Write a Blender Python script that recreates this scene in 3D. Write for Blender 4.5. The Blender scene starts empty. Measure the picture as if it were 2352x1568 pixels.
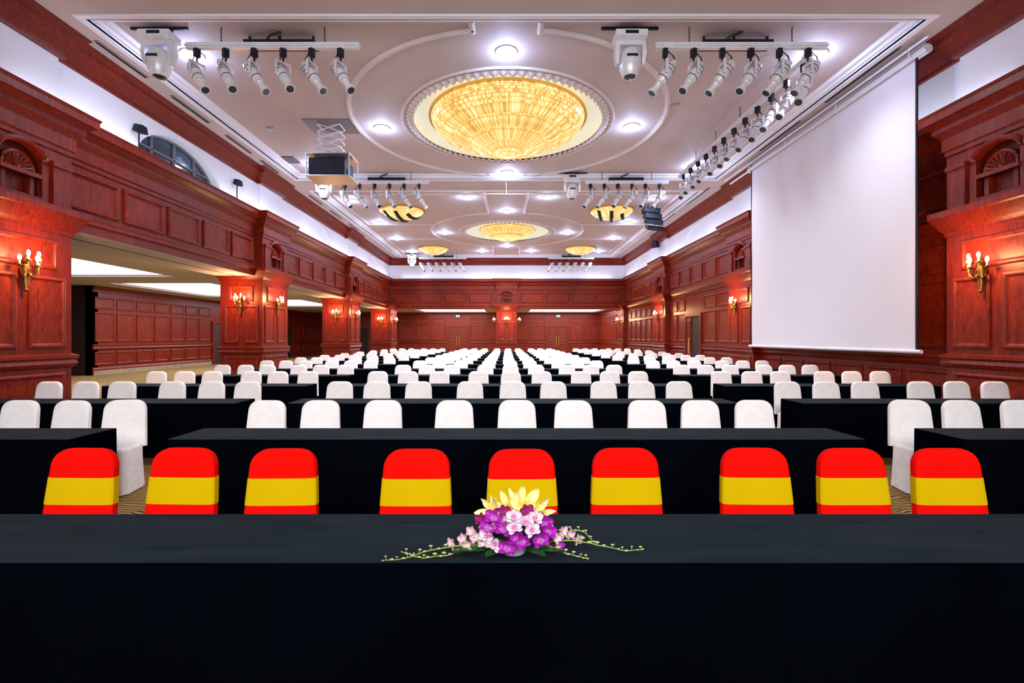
import bpy, bmesh, math, random
from mathutils import Vector, Matrix, Euler
R = random.Random(7)
sc = bpy.context.scene
C = sc.collection
PI = math.pi
try:
    sc.view_settings.view_transform = 'Standard'
    sc.view_settings.look = 'None'
except Exception as e:
    print(e)

# ------------------------------------------------------------------ materials
def mat(name, base, rough=.5, c2=None, scale=5, stretch=(1, 1, 1), spec=.5, metal=0, emit=None, es=0,
        bump=0, bscale=60, detail=3, dist=0, p0=.36, p1=.66):
    m = bpy.data.materials.new(name); m.use_nodes = True
    nt = m.node_tree; p = nt.nodes['Principled BSDF']
    p.inputs['Roughness'].default_value = rough
    p.inputs['Specular IOR Level'].default_value = spec
    p.inputs['Metallic'].default_value = metal
    p.inputs['Base Color'].default_value = (*base, 1)
    tc = nt.nodes.new('ShaderNodeTexCoord'); mp = nt.nodes.new('ShaderNodeMapping')
    nt.links.new(tc.outputs['Object'], mp.inputs['Vector'])
    mp.inputs['Scale'].default_value = stretch
    if c2 is None:
        c2 = tuple(c * .9 for c in base)
    n = nt.nodes.new('ShaderNodeTexNoise'); n.inputs['Scale'].default_value = scale
    n.inputs['Detail'].default_value = detail; n.inputs['Distortion'].default_value = dist
    nt.links.new(mp.outputs['Vector'], n.inputs['Vector'])
    r = nt.nodes.new('ShaderNodeValToRGB')
    r.color_ramp.elements[0].position = p0; r.color_ramp.elements[1].position = p1
    r.color_ramp.elements[0].color = (*base, 1); r.color_ramp.elements[1].color = (*c2, 1)
    nt.links.new(n.outputs['Fac'], r.inputs['Fac'])
    nt.links.new(r.outputs['Color'], p.inputs['Base Color'])
    if emit:
        p.inputs['Emission Color'].default_value = (*emit, 1)
        p.inputs['Emission Strength'].default_value = es
    if bump:
        n2 = nt.nodes.new('ShaderNodeTexNoise'); n2.inputs['Scale'].default_value = bscale
        n2.inputs['Detail'].default_value = 4
        nt.links.new(tc.outputs['Object'], n2.inputs['Vector'])
        b = nt.nodes.new('ShaderNodeBump'); b.inputs['Strength'].default_value = bump
        b.inputs['Distance'].default_value = .02
        nt.links.new(n2.outputs['Fac'], b.inputs['Height'])
        nt.links.new(b.outputs['Normal'], p.inputs['Normal'])
    return m

M = {}
M['wood'] = mat('mahogany', (.095, .0050, .0022), .36, (.225, .0175, .0045), 7, (3, 3, .35), dist=.8, detail=7, spec=.28, p0=.28, p1=.72)
M['wood2'] = mat('mahogany_field', (.092, .0050, .0022), .40, (.25, .023, .0055), 6, (2.2, 2.2, .6), dist=1.6, detail=7, spec=.24, p0=.28, p1=.72)
M['doorwood'] = mat('door_wood', (.11, .011, .004), .4, (.19, .024, .007), 6, (3, 3, .4), dist=1, detail=6, spec=.25)
M['recess_shade'] = mat('dark_recess', (.016, .004, .004), .6, (.026, .006, .005))  # near-black colour stands in for shade in doorways and the aisle recess
M['plaster'] = mat('white_plaster', (.80, .80, .90), .6, (.77, .77, .87), 2)
M['ceil'] = mat('ceiling_paint', (.53, .435, .44), .7, (.50, .41, .415), 1.2)
M['ceilwhite'] = mat('ceiling_moulding', (.68, .60, .62), .6, (.64, .57, .59), 3)
M['soffit'] = mat('soffit_paint', (.56, .54, .56), .7)
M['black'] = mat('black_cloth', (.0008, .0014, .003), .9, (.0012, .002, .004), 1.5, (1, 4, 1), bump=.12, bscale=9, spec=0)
M['black_sheen'] = mat('black_cloth_sheen_top', (.0065, .0140, .0200), .8, (.0105, .0205, .0275), 2.5, (.6, 5, 1), bump=.35, bscale=5, spec=.05)  # same black cloth, colour lightened to stand in for grazing sheen
M['white'] = mat('white_cover_cloth', (.95, .90, .90), .85, (.89, .84, .84), 9, bump=.5, bscale=16, spec=.15)
M['red'] = mat('red_cover_cloth', (.84, .004, .002), .85, (.77, .004, .002), 4, bump=.35, bscale=10, spec=.03)
M['yellow'] = mat('yellow_band_cloth', (.63, .43, .001), .85, (.60, .41, .001), 3, spec=.03)
M['screen'] = mat('screen_fabric', (.74, .70, .77), .9, (.72, .68, .75), .7, (1, 1, .4), bump=.05, bscale=1.5, spec=.05)
M['metal'] = mat('white_metal', (.76, .76, .82), .32, (.66, .66, .73), 6, metal=.15)
M['dark'] = mat('dark_plastic', (.008, .010, .018), .45, (.013, .015, .025), spec=.2)
M['rubber'] = mat('black_cable', (.01, .01, .012), .6)
M['chrome'] = mat('grey_metal', (.45, .45, .47), .35, metal=.8)
M['greyplate'] = mat('grey_plate', (.16, .14, .15), .5)
M['gold'] = mat('antique_gold', (.34, .18, .05), .35, (.22, .11, .03), 20, metal=.9)
M['goldbright'] = mat('polished_gold', (.75, .45, .12), .3, metal=.9)
M['bulb'] = mat('warm_bulb', (1, .8, .6), .5, emit=(1, .70, .42), es=26)
M['lens'] = mat('downlight_lens', (1, 1, 1), .5, emit=(.72, .83, 1), es=45)
M['cove'] = mat('cove_panel', (.9, .93, 1), .6, emit=(.76, .88, 1), es=2.2)
M['recess'] = mat('dome_recess_glow', (.74, .77, .72), .6, emit=(.88, .92, .80), es=.34)  # faint emission stands in for light falling on the recess surface
M['glass'] = mat('dark_glass', (.012, .02, .035), .08, (.02, .035, .06), 1.2)
M['glass_reflect'] = mat('dark_glass_reflect', (.010, .03, .06), .06, (.03, .08, .15), 1.1, spec=.8)  # blue in the colour stands in for reflections on dark glass
M['sign'] = mat('green_sign', (.05, .6, .3), .4, emit=(.15, .6, .5), es=.8)
M['marble'] = mat('beige_marble', (.42, .33, .22), .3, (.25, .18, .11), 5, dist=2)
M['green'] = mat('stem_green', (.20, .34, .04), .5, (.32, .44, .08), 30)
M['leaf'] = mat('dark_leaf', (.015, .07, .02), .4, (.03, .11, .03), 30)
M['bud'] = mat('bud_green', (.36, .46, .10), .5, (.58, .56, .28), 30)
M['pot'] = mat('white_ceramic', (.50, .54, .68), .3)

def flower_mat(name, inner, outer, r0, r1):
    m = bpy.data.materials.new(name); m.use_nodes = True
    nt = m.node_tree; p = nt.nodes['Principled BSDF']; p.inputs['Roughness'].default_value = .55
    p.inputs['Specular IOR Level'].default_value = .2
    tc = nt.nodes.new('ShaderNodeTexCoord'); l = nt.nodes.new('ShaderNodeVectorMath'); l.operation = 'LENGTH'
    nt.links.new(tc.outputs['Object'], l.inputs[0])
    mr = nt.nodes.new('ShaderNodeMapRange'); mr.inputs['From Min'].default_value = r0; mr.inputs['From Max'].default_value = r1
    nt.links.new(l.outputs['Value'], mr.inputs['Value'])
    r = nt.nodes.new('ShaderNodeValToRGB')
    r.color_ramp.elements[0].color = (*inner, 1); r.color_ramp.elements[1].color = (*outer, 1)
    nt.links.new(mr.outputs['Result'], r.inputs['Fac'])
    nt.links.new(r.outputs['Color'], p.inputs['Base Color'])
    return m
M['f_purple'] = flower_mat('purple_orchid', (.70, .30, .66), (.38, .010, .40), .004, .02)
M['f_pink'] = flower_mat('pink_orchid', (.86, .76, .66), (.68, .36, .50), .008, .036)
M['f_white'] = flower_mat('white_orchid', (.55, .03, .30), (.82, .62, .76), .005, .022)
M['f_rose'] = flower_mat('magenta_orchid', (.40, .05, .22), (.26, .006, .12), .004, .02)
M['f_lily'] = flower_mat('yellow_lily', (.85, .58, .04), (.94, .88, .42), .01, .07)

def crystal():
    m = bpy.data.materials.new('gold_crystal'); m.use_nodes = True
    nt = m.node_tree; p = nt.nodes['Principled BSDF']; N = nt.nodes.new; K = nt.links.new
    def mth(op, a, b=None, c=None):
        n = N('ShaderNodeMath'); n.operation = op
        for i, v in enumerate((a, b, c)):
            if v is None: continue
            if isinstance(v, (int, float)): n.inputs[i].default_value = v
            else: K(v, n.inputs[i])
        return n.outputs[0]
    tc = N('ShaderNodeTexCoord'); sx = N('ShaderNodeSeparateXYZ'); K(tc.outputs['Object'], sx.inputs[0])
    x, y, z = sx.outputs
    ang = mth('ARCTAN2', y, x)
    r = mth('SQRT', mth('ADD', mth('MULTIPLY', x, x), mth('MULTIPLY', y, y)))
    h = mth('MULTIPLY_ADD', r, 14, mth('MULTIPLY', z, -28))
    A = mth('MULTIPLY', ang, 240 / (2 * PI))
    bead = mth('MULTIPLY', mth('SINE', mth('MULTIPLY', mth('FRACT', A), PI)), mth('SINE', mth('MULTIPLY', mth('FRACT', h), PI)))
    cb = N('ShaderNodeCombineXYZ'); K(mth('FLOOR', A), cb.inputs[0]); K(mth('FLOOR', h), cb.inputs[1])
    v = N('ShaderNodeTexWhiteNoise'); K(cb.outputs[0], v.inputs['Vector'])
    ringv = mth('MULTIPLY_ADD', mth('SINE', mth('MULTIPLY', h, .8)), .5, .5)
    n = N('ShaderNodeTexNoise'); n.inputs['Scale'].default_value = 1.3; K(tc.outputs['Object'], n.inputs['Vector'])
    t = mth('MULTIPLY_ADD', v.outputs['Value'], .42, mth('MULTIPLY_ADD', bead, .28, mth('MULTIPLY_ADD', ringv, .13, mth('MULTIPLY', n.outputs['Fac'], .30))))
    rp = N('ShaderNodeValToRGB'); cr = rp.color_ramp
    cr.elements[0].position = .15; cr.elements[0].color = (.40, .17, .022, 1)
    cr.elements[1].position = .92; cr.elements[1].color = (1.6, 1.5, 1.1, 1)
    e = cr.elements.new(.42); e.color = (.76, .43, .085, 1)
    e = cr.elements.new(.66); e.color = (1.05, .75, .27, 1)
    K(t, rp.inputs['Fac'])
    K(rp.outputs['Color'], p.inputs['Emission Color']); p.inputs['Emission Strength'].default_value = 1.0
    p.inputs['Base Color'].default_value = (.3, .19, .06, 1); p.inputs['Roughness'].default_value = .3
    return m
M['crystal'] = crystal()

def carpet():
    m = bpy.data.materials.new('patterned_carpet'); m.use_nodes = True
    nt = m.node_tree; p = nt.nodes['Principled BSDF']; p.inputs['Roughness'].default_value = .95
    p.inputs['Specular IOR Level'].default_value = .1
    tc = nt.nodes.new('ShaderNodeTexCoord')
    w = nt.nodes.new('ShaderNodeTexWave'); w.wave_type = 'RINGS'; w.inputs['Scale'].default_value = 7
    w.inputs['Distortion'].default_value = 9; w.inputs['Detail'].default_value = 1; w.inputs['Detail Scale'].default_value = .7
    nt.links.new(tc.outputs['Object'], w.inputs['Vector'])
    r = nt.nodes.new('ShaderNodeValToRGB'); cr = r.color_ramp
    cr.elements[0].position = .3; cr.elements[0].color = (.05, .024, .010, 1)
    cr.elements[1].position = .55; cr.elements[1].color = (.38, .23, .08, 1)
    nt.links.new(w.outputs['Fac'], r.inputs['Fac'])
    nt.links.new(r.outputs['Color'], p.inputs['Base Color'])
    return m
M['carpet'] = carpet()

# ------------------------------------------------------------------ mesh builder
def chain_loc(o):
    v = Vector((0, 0, 0))
    while o is not None:
        v += o.location; o = o.parent
    return v

class MB:
    def __init__(s): s.v = []; s.f = []
    def add(s, vs, fs):
        n = len(s.v); s.v += [tuple(v) for v in vs]; s.f += [tuple(i + n for i in f) for f in fs]
    def box(s, x0, x1, y0, y1, z0, z1):
        vs = [(x, y, z) for z in (z0, z1) for y in (y0, y1) for x in (x0, x1)]
        s.add(vs, [(0, 2, 3, 1), (4, 5, 7, 6), (0, 1, 5, 4), (2, 6, 7, 3), (0, 4, 6, 2), (1, 3, 7, 5)])
    def loops(s, L, cap0=False, cap1=False, closed=True):
        n = len(L[0]); vs = [p for l in L for p in l]; fs = []
        for i in range(len(L) - 1):
            for j in range(n if closed else n - 1):
                k = (j + 1) % n
                fs.append((i * n + j, i * n + k, (i + 1) * n + k, (i + 1) * n + j))
        if cap0: fs.append(tuple(range(n - 1, -1, -1)))
        if cap1: fs.append(tuple(range((len(L) - 1) * n, len(L) * n)))
        s.add(vs, fs)
    def tube(s, pts, r, n=8, cap=True):
        pts = [Vector(p) for p in pts]; L = []
        rs = r if isinstance(r, (list, tuple)) else [r] * len(pts)
        for i, p in enumerate(pts):
            d = (pts[min(i + 1, len(pts) - 1)] - pts[max(i - 1, 0)])
            if d.length < 1e-9: d = Vector((0, 0, 1))
            d.normalize()
            a = Vector((0, 0, 1)) if abs(d.z) < .9 else Vector((1, 0, 0))
            u = d.cross(a).normalized(); w = d.cross(u)
            L.append([p + (u * math.cos(2 * PI * k / n) + w * math.sin(2 * PI * k / n)) * rs[i] for k in range(n)])
        s.loops(L, cap, cap)
    def lathe(s, prof, c=(0, 0, 0), n=32, cap0=False, cap1=False):
        s.loops([[(c[0] + r * math.cos(2 * PI * k / n), c[1] + r * math.sin(2 * PI * k / n), c[2] + z) for k in range(n)] for r, z in prof], cap0, cap1)
    def ball(s, c, r, n=10, m=6, sc=(1, 1, 1)):
        L = []
        for i in range(m + 1):
            t = PI * i / m; rr = max(math.sin(t), .02) * r
            L.append([(c[0] + sc[0] * rr * math.cos(2 * PI * k / n), c[1] + sc[1] * rr * math.sin(2 * PI * k / n), c[2] + sc[2] * r * math.cos(t)) for k in range(n)])
        s.loops(L, True, True)
    def build(s, name, m, parent=None, smooth=False, ang=40):
        me = bpy.data.meshes.new(name)
        off = chain_loc(parent) if parent else Vector((0, 0, 0))
        me.from_pydata([(v[0] - off.x, v[1] - off.y, v[2] - off.z) for v in s.v], [], s.f)
        bm = bmesh.new(); bm.from_mesh(me)
        bmesh.ops.recalc_face_normals(bm, faces=bm.faces); bm.to_mesh(me); bm.free()
        if smooth:
            me.polygons.foreach_set('use_smooth', [True] * len(me.polygons))
            try: me.set_sharp_from_angle(angle=math.radians(ang))
            except Exception: pass
        me.materials.append(M[m] if isinstance(m, str) else m)
        o = bpy.data.objects.new(name, me); C.objects.link(o)
        if parent: o.parent = parent
        return o

class FR:   # wall frame: u along the wall, n out of the wall, z up
    def __init__(s, O, u, n): s.O = Vector(O); s.u = Vector(u); s.n = Vector(n)
    def p(s, u, z, n=0): return s.O + s.u * u + s.n * n + Vector((0, 0, z))

def fbox(mb, F, u0, u1, z0, z1, n0, n1):
    vs = [F.p(u, z, n) for z in (z0, z1) for n in (n0, n1) for u in (u0, u1)]
    mb.add(vs, [(0, 2, 3, 1), (4, 5, 7, 6), (0, 1, 5, 4), (2, 6, 7, 3), (0, 4, 6, 2), (1, 3, 7, 5)])
def fprof(mb, F, u0, u1, prof):
    mb.loops([[F.p(u0, z, n) for n, z in prof], [F.p(u1, z, n) for n, z in prof]], True, True)
def panel(mb, F, u0, u1, z0, z1, d=.035, m=.09, n0=0):
    L = []
    for ins, n in [(0, 0), (.0, d * .7), (m * .3, d), (m * .55, d), (m * .7, d * .55), (m, d * .12)]:
        L.append([F.p(u0 + ins, z0 + ins, n0 + n), F.p(u1 - ins, z0 + ins, n0 + n), F.p(u1 - ins, z1 - ins, n0 + n), F.p(u0 + ins, z1 - ins, n0 + n)])
    mb.loops(L, False, True)
def fring(mb, F, u0, u1, p, prof):   # three-sided moulding around a projecting pier
    mb.loops([[F.p(u0 - o, z, 0), F.p(u0 - o, z, p + o), F.p(u1 + o, z, p + o), F.p(u1 + o, z, 0)] for o, z in prof], True, True)
def ring(mb, x0, x1, y0, y1, prof):
    mb.loops([[(x0 - o, y0 - o, z), (x1 + o, y0 - o, z), (x1 + o, y1 + o, z), (x0 - o, y1 + o, z)] for o, z in prof], True, True)
def arch_pts(uc, a, zb, zs, b, n=20):
    return [(uc - a, zb)] + [(uc - a * math.cos(PI * i / n), zs + b * math.sin(PI * i / n)) for i in range(n + 1)] + [(uc + a, zb)]
def arch_plate(mb, F, u0, u1, z0, z1, uc, a, zb, zs, b, depth, n0=0, back=None):
    q = lambda A: mb.add([F.p(u, z, n) for u, z, n in A], [(0, 1, 2, 3)])
    P = arch_pts(uc, a, zb, zs, b)
    q([(u0, z0, n0), (uc - a, z0, n0), (uc - a, z1, n0), (u0, z1, n0)])
    q([(uc + a, z0, n0), (u1, z0, n0), (u1, z1, n0), (uc + a, z1, n0)])
    if zb > z0: q([(uc - a, z0, n0), (uc + a, z0, n0), (uc + a, zb, n0), (uc - a, zb, n0)])
    for i in range(len(P) - 1):
        (ua, za), (ub, zb_) = P[i], P[i + 1]
        if ub > ua: q([(ua, za, n0), (ub, zb_, n0), (ub, z1, n0), (ua, z1, n0)])
        q([(ua, za, n0), (ub, zb_, n0), (ub, zb_, n0 - depth), (ua, za, n0 - depth)])
    if back is not None:
        back.add([F.p(u, z, n0 - depth) for u, z in P], [tuple(range(len(P)))])

def tag(o, label=None, cat=None, group=None, kind=None):
    if label: o['label'] = label
    if cat: o['category'] = cat
    if group: o['group'] = group
    if kind: o['kind'] = kind
    return o
def empty(name, loc, label=None, cat=None, group=None, rz=0):
    o = bpy.data.objects.new(name, None); o.empty_display_size = .1
    C.objects.link(o); o.location = loc; o.rotation_euler = (0, 0, rz)
    return tag(o, label, cat, group)
def struct(mb, name, m, smooth=False):
    return tag(mb.build(name, m, None, smooth), kind='structure')
def copy_tree(o, parent=None):
    c = o.copy(); C.objects.link(c); c.parent = parent
    for ch in o.children: copy_tree(ch, c)
    return c
class Proto:   # first placement uses the source itself, later ones copy it
    def __init__(s, o): s.o = o; s.used = False
    def put(s, loc, rz=0, label=None, cat=None, group=None, scale=None):
        o = copy_tree(s.o) if s.used else s.o
        s.used = True
        o.location = loc; o.rotation_euler = (0, 0, rz); o.scale = scale or (1, 1, 1)
        return tag(o, label, cat, group)
ORD = ['', 'first', 'second', 'third', 'fourth', 'fifth', 'sixth', 'seventh', 'eighth', 'ninth', 'tenth', 'eleventh', 'twelfth', 'thirteenth', 'fourteenth']

# ------------------------------------------------------------------ camera
cam = bpy.data.cameras.new('camera'); co = bpy.data.objects.new('camera', cam); C.objects.link(co)
co.location = (0, 0, 1.65); co.rotation_euler = (PI / 2, 0, 0)
cam.lens = 1110 / 2352 * 36; cam.sensor_width = 36; cam.shift_x = 13 / 2352; cam.shift_y = -9 / 2352
cam.clip_start = .05; sc.camera = co

# ------------------------------------------------------------------ setting
XL, XR, YB = -8.35, 8.45, 34.5      # facade planes
PL, PRR = -8.10, 8.20               # column faces
XA, YR = -18.0, 44.0                # far aisle wall, rear wall
ZS, ZA = 3.7, 3.92
CH = 7.3                            # ceiling border
TZ = 7.42                           # tray plane
YF = [9.0, 17.9, 26.8, 35.7]        # far edges of the columns
CW = 1.85

b = MB(); b.add([(-21.5, -3, 0), (9, -3, 0), (9, YR + .3, 0), (-21.5, YR + .3, 0)], [(0, 1, 2, 3)]); struct(b, 'floor', 'carpet')

CORN = [(0, 4.98), (.03, 5.0), (.03, 5.08), (.06, 5.1), (.06, 5.32), (.09, 5.36), (.16, 5.45), (.16, 5.52), (.26, 5.6), (.3, 5.62), (.3, 5.74), (.33, 5.8), (0, 5.8)]
CROWN = [(0, 6.8), (.04, 6.82), (.04, 6.9), (.12, 7.0), (.2, 7.1), (.22, 7.12), (.22, 7.2), (.3, 7.3), (0, 7.3)]
BAND = [(0, 3.7), (.05, 3.7), (.05, 3.86), (.09, 3.9), (.09, 3.96), (.03, 4.03), (0, 4.03)]
CAP = [(0, 3.5), (.03, 3.52), (.03, 3.58), (.08, 3.64), (.1, 3.68), (.18, 3.84), (.2, 3.86), (.2, 3.97), (0, 4.0)]
DADO = [(0, 1.1), (.04, 1.12), (.07, 1.18), (.05, 1.24), (.08, 1.28), (.08, 1.33), (0, 1.36)]
BASE = [(.0, 0), (.06, 0), (.06, .26), (.03, .32), (0, .34)]

FL = FR((XL, 0, 0), (0, 1, 0), (1, 0, 0))
FRt = FR((XR, 0, 0), (0, 1, 0), (-1, 0, 0))
FB = FR((0, YB, 0), (1, 0, 0), (0, -1, 0))
bays = [(YF[i], YF[i + 1] - CW) for i in range(3)]

# --- upper wood fascia (left, right, back)
def fascia(name, F, u0, u1, panels, depth=1.25, zb=3.72):
    w = MB(); fbox(w, F, u0, u1, zb, 5.8, -depth, 0)
    fprof(w, F, u0, u1, CORN); fprof(w, F, u0, u1, BAND)
    o = struct(w, name, 'wood')
    for (a, c) in panels:
        q = MB(); panel(q, F, a, c, 4.14, 4.88, .055, .1); q.build('panel', 'wood2', o)
    return o
def split(a, c, n, gap=.14):
    w = (c - a) / n
    return [(a + i * w + gap / 2, a + (i + 1) * w - gap / 2) for i in range(n)]
pl = []
for a, c in bays: pl += split(a + .08, c - .08, 5)
fascia('wall_left', FL, 6, YB, pl)
fascia('wall_right', FRt, 6, YB, pl, .3)
pb = split(XL + .3, -.95, 4) + split(.95, XR - .3, 4)
fascia('wall_back', FB, XL, XR, pb, 1.1)

# --- white plaster frieze above, arched
WD = .3   # window recess depth
def frieze(name, F, spans, open_bay=None):
    w = MB(); bk = MB()
    for i, (a, c, uc) in enumerate(spans):
        if uc is None:
            fbox(w, F, a, c, 5.8, 7.3, -.2, .1)
        else:
            d = WD + .05 if i == open_bay else .07
            arch_plate(w, F, a, c, 5.8, 7.3, uc, 1.6, 5.8, 5.8, .88, d, 0, bk if i != open_bay else None)
    o = struct(w, name, 'plaster')
    bk.build('blind_arch', 'plaster', o)
    return o
sp = []
for i in range(3):
    a, c = bays[i]
    sp.append((YF[i] - CW + .15, YF[i] - .1, None)); sp.append((YF[i] - .1, YF[i + 1] - CW + .15, (a + c) / 2))
sp[-1] = (sp[-1][0], YB, sp[-1][2])
frieze('wall_left_frieze', FL, sp, 1)
frieze('wall_right_frieze', FRt, sp)
frieze('wall_back_frieze', FB, [(XL, -.0, -4.2), (.0, XR, 4.2)])
# arched window in first left bay
wc = sum(bays[0]) / 2
wn = MB(); P = arch_pts(wc, 1.6, 5.8, 5.8, .88)
wn.add([FL.p(u, z, -WD) for u, z in P], [tuple(range(len(P)))])
win = struct(wn, 'window_1', 'glass_reflect')
fr = MB()
for u in (-.8, 0, .8): fbox(fr, FL, wc + u - .025, wc + u + .025, 5.8, 5.8 + .88 * math.sqrt(1 - (u / 1.6) ** 2), -WD, -WD + .05)
fr.tube([FL.p(u, z, -WD + .03) for u, z in P[1:-1]], .045, 6); fbox(fr, FL, wc - 1.5, wc + 1.5, 6.2, 6.24, -WD, -WD + .05)
fr.build('window_frame', 'greyplate', win)

# --- crown moulding
w = MB(); fprof(w, FL, 6, YB, CROWN)
for y in YF[:3]: fring(w, FL, y - CW + .1, y - .05, .14, CROWN)
struct(w, 'trim_1', 'wood')
w = MB(); fprof(w, FRt, 6, YB, CROWN)
for y in YF[:3]: fring(w, FRt, y - CW + .1, y - .05, .14, CROWN)
struct(w, 'trim_2', 'wood')
w = MB(); fprof(w, FB, XL, XR, CROWN); struct(w, 'trim_3', 'wood')

# --- lower panelled walls
def lower(name, F, u0, u1, n, gaps=(), top=ZA, thick=.3):
    w = MB(); fbox(w, F, u0, u1, 0, top, -thick, 0)
    cuts = sorted(gaps); segs = []; a = u0
    for g0, g1 in cuts: segs.append((a, g0)); a = g1
    segs.append((a, u1))
    for a, c in segs:
        if c - a > .1:
            fprof(w, F, a, c, DADO); fprof(w, F, a, c, BASE)
    fprof(w, F, u0, u1, [(0, top - .28), (.04, top - .27), (.04, top - .18), (.1, top - .1), (.14, top), (0, top)])
    o = struct(w, name, 'wood')
    for a, c in segs:
        k = max(1, round((c - a) / n))
        if c - a < .5: continue
        for (p0, p1) in split(a + .06, c - .06, k):
            q = MB(); panel(q, F, p0, p1, .42, 1.02); panel(q, F, p0, p1, 1.46, 2.78); panel(q, F, p0, p1, 2.9, 3.44)
            q.build('panel', 'wood2', o)
    return o
lower('wall_right_lower', FRt, 6, YR, 1.15, [(7.1, 9.05), (16, 18), (20.8, 22.7), (24.9, 26.9), (33.8, 35.8)], 3.9, .25)
FA = FR((XA, 0, 0), (0, 1, 0), (1, 0, 0))
lower('wall_left_aisle', FA, 21, YR, 1.25, [(29.5, 30.7), (39.3, 40.7)])
FK = FR((0, YR, 0), (1, 0, 0), (0, -1, 0))
lower('wall_rear', FK, XA, XR, 1.4, [(-13.6, -12.4), (-5.4, -3.4), (3.65, 5.65)])
w = MB(); w.box(-21.4, XA, 21, 21.3, 0, ZA); w.box(-21.4, -21.2, 5, 21, 0, ZA); struct(w, 'wall_left_recess', 'recess_shade')
w = MB(); fbox(w, FA, 21, 29.4, 0, .2, .062, .08); fbox(w, FA, 30.8, 39.2, 0, .2, .062, .08); struct(w, 'baseboard_left', 'marble')

# --- doors
def door(name, F, u0, u1, h, double=True, dark=False):
    w = MB()
    if dark: fbox(w, F, u0, u1, 0, h, .0, .02)
    else:
        mid = (u0 + u1) / 2
        for a, c in ((u0, mid - .015), (mid + .015, u1)): fbox(w, F, a, c, 0, h, .0, .03)
    o = struct(w, name, 'recess_shade' if dark else 'doorwood')
    q = MB()
    for a, c, z0, z1 in ((u0 - .14, u0, 0, h + .14), (u1, u1 + .14, 0, h + .14), (u0, u1, h, h + .14)): fbox(q, F, a, c, z0, z1, 0, .09)
    q.build('door_frame', 'wood', o)
    if not dark:
        for a, c in ((u0, mid), (mid, u1)):
            q = MB(); panel(q, F, a + .12, c - .12, 1.3, h - .15, .03, .07, .03); panel(q, F, a + .12, c - .12, .2, 1.1, .03, .07, .03)
            q.build('door_panel', 'doorwood', o)
        for s in (-1, 1):
            q = MB(); q.tube([F.p(mid + s * .11, .85, .04), F.p(mid + s * .11, .87, .1), F.p(mid + s * .11, 1.75, .1), F.p(mid + s * .11, 1.77, .04)], .04, 8)
            q.build('door_handle', 'goldbright', o)
    return o
door('door_1', FK, -5.27, -3.5, 2.62); door('door_2', FK, 3.75, 5.55, 2.62)
door('door_3', FK, -13.4, -12.6, 2.5, dark=True)
door('door_4', FA, 29.65, 30.55, 2.5, dark=True); door('door_5', FA, 39.5, 40.5, 2.5, dark=True)
d6 = door('door_6', FRt, 20.95, 22.55, 2.6, dark=True)
q = MB(); fbox(q, FRt, 22.0, 22.5, .02, 2.55, .02, .06); panel(q, FRt, 22.08, 22.42, 1.3, 2.4, .02, .05, .06); q.build('door_leaf', 'wood', d6)
q = MB(); q.tube([FRt.p(22.06, .9, .06), FRt.p(22.06, .92, .13), FRt.p(22.06, 1.6, .13), FRt.p(22.06, 1.62, .06)], .025, 8); q.build('door_handle', 'goldbright', d6)

# --- ceilings
def plane_cells(mb, xs, ys, z, holes):
    for i in range(len(xs) - 1):
        for j in range(len(ys) - 1):
            xm, ym = (xs[i] + xs[i + 1]) / 2, (ys[j] + ys[j + 1]) / 2
            if any(h[0] < xm < h[1] and h[2] < ym < h[3] for h in holes): continue
            mb.add([(xs[i], ys[j], z), (xs[i + 1], ys[j], z), (xs[i + 1], ys[j + 1], z), (xs[i], ys[j + 1], z)], [(0, 1, 2, 3)])
TX0, TX1 = -7.42, 7.42
T1 = (TX0, TX1, 8.6, 17.2); T2 = (TX0, TX1, 18.7, 33.9)
b = MB(); plane_cells(b, [XL - .3, TX0, TX1, XR + .3], [4, 8.6, 17.2, 18.7, 33.9, YB + .3], CH, [T1, T2]); struct(b, 'ceiling', 'ceil')
AH = [(-16.6, -12.4, 11.0, 18.0), (-16.6, -12.4, 20.2, 27.0), (-16.6, -12.4, 29.1, 35.4), (-7.4, -1.7, 36.6, 43.4), (1.9, 8.0, 36.6, 43.4)]
xs = [-21.4, -16.6, -12.4, XL - 1.2]; ys = [5, 11.0, 18.0, 20.2, 27.0, 29.1, 35.4, YR]
b = MB(); plane_cells(b, xs, ys, ZA, AH)
plane_cells(b, [XL - 1.2, -7.4, -1.7, 1.9, 8.0, XR], [YB + 1.05, 36.6, 43.4, YR], ZA, AH)
struct(b, 'ceiling_aisle', 'soffit')
b = MB(); b.box(XL - 1.25, XL + .03, 6, YB, ZS - .01, ZS + .03); b.box(XL, XR, YB - .03, YB + 1.1, ZS + .03, ZS + .07); struct(b, 'trim_4', 'soffit')
b = MB(); b.box(XL - .62, XL - .58, 9, YB, ZS - .016, ZS - .009); struct(b, 'trim_5', 'dark')
LBL = ['nearest cove light panel in the left aisle ceiling', 'middle cove light panel in the left aisle ceiling', 'farthest cove light panel in the left aisle ceiling',
       'left cove light panel in ceiling before the rear doors', 'right cove light panel in ceiling before the rear doors']
def area(name, loc, rot, sx, sy, en, col=(1, 1, 1), spread=None):
    l = bpy.data.lights.new(name, 'AREA'); l.shape = 'RECTANGLE'; l.size = sx; l.size_y = sy; l.energy = en; l.color = col
    if spread: l.spread = math.radians(spread)
    o = bpy.data.objects.new(name, l); C.objects.link(o); o.location = loc; o.rotation_euler = rot; return o
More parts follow.
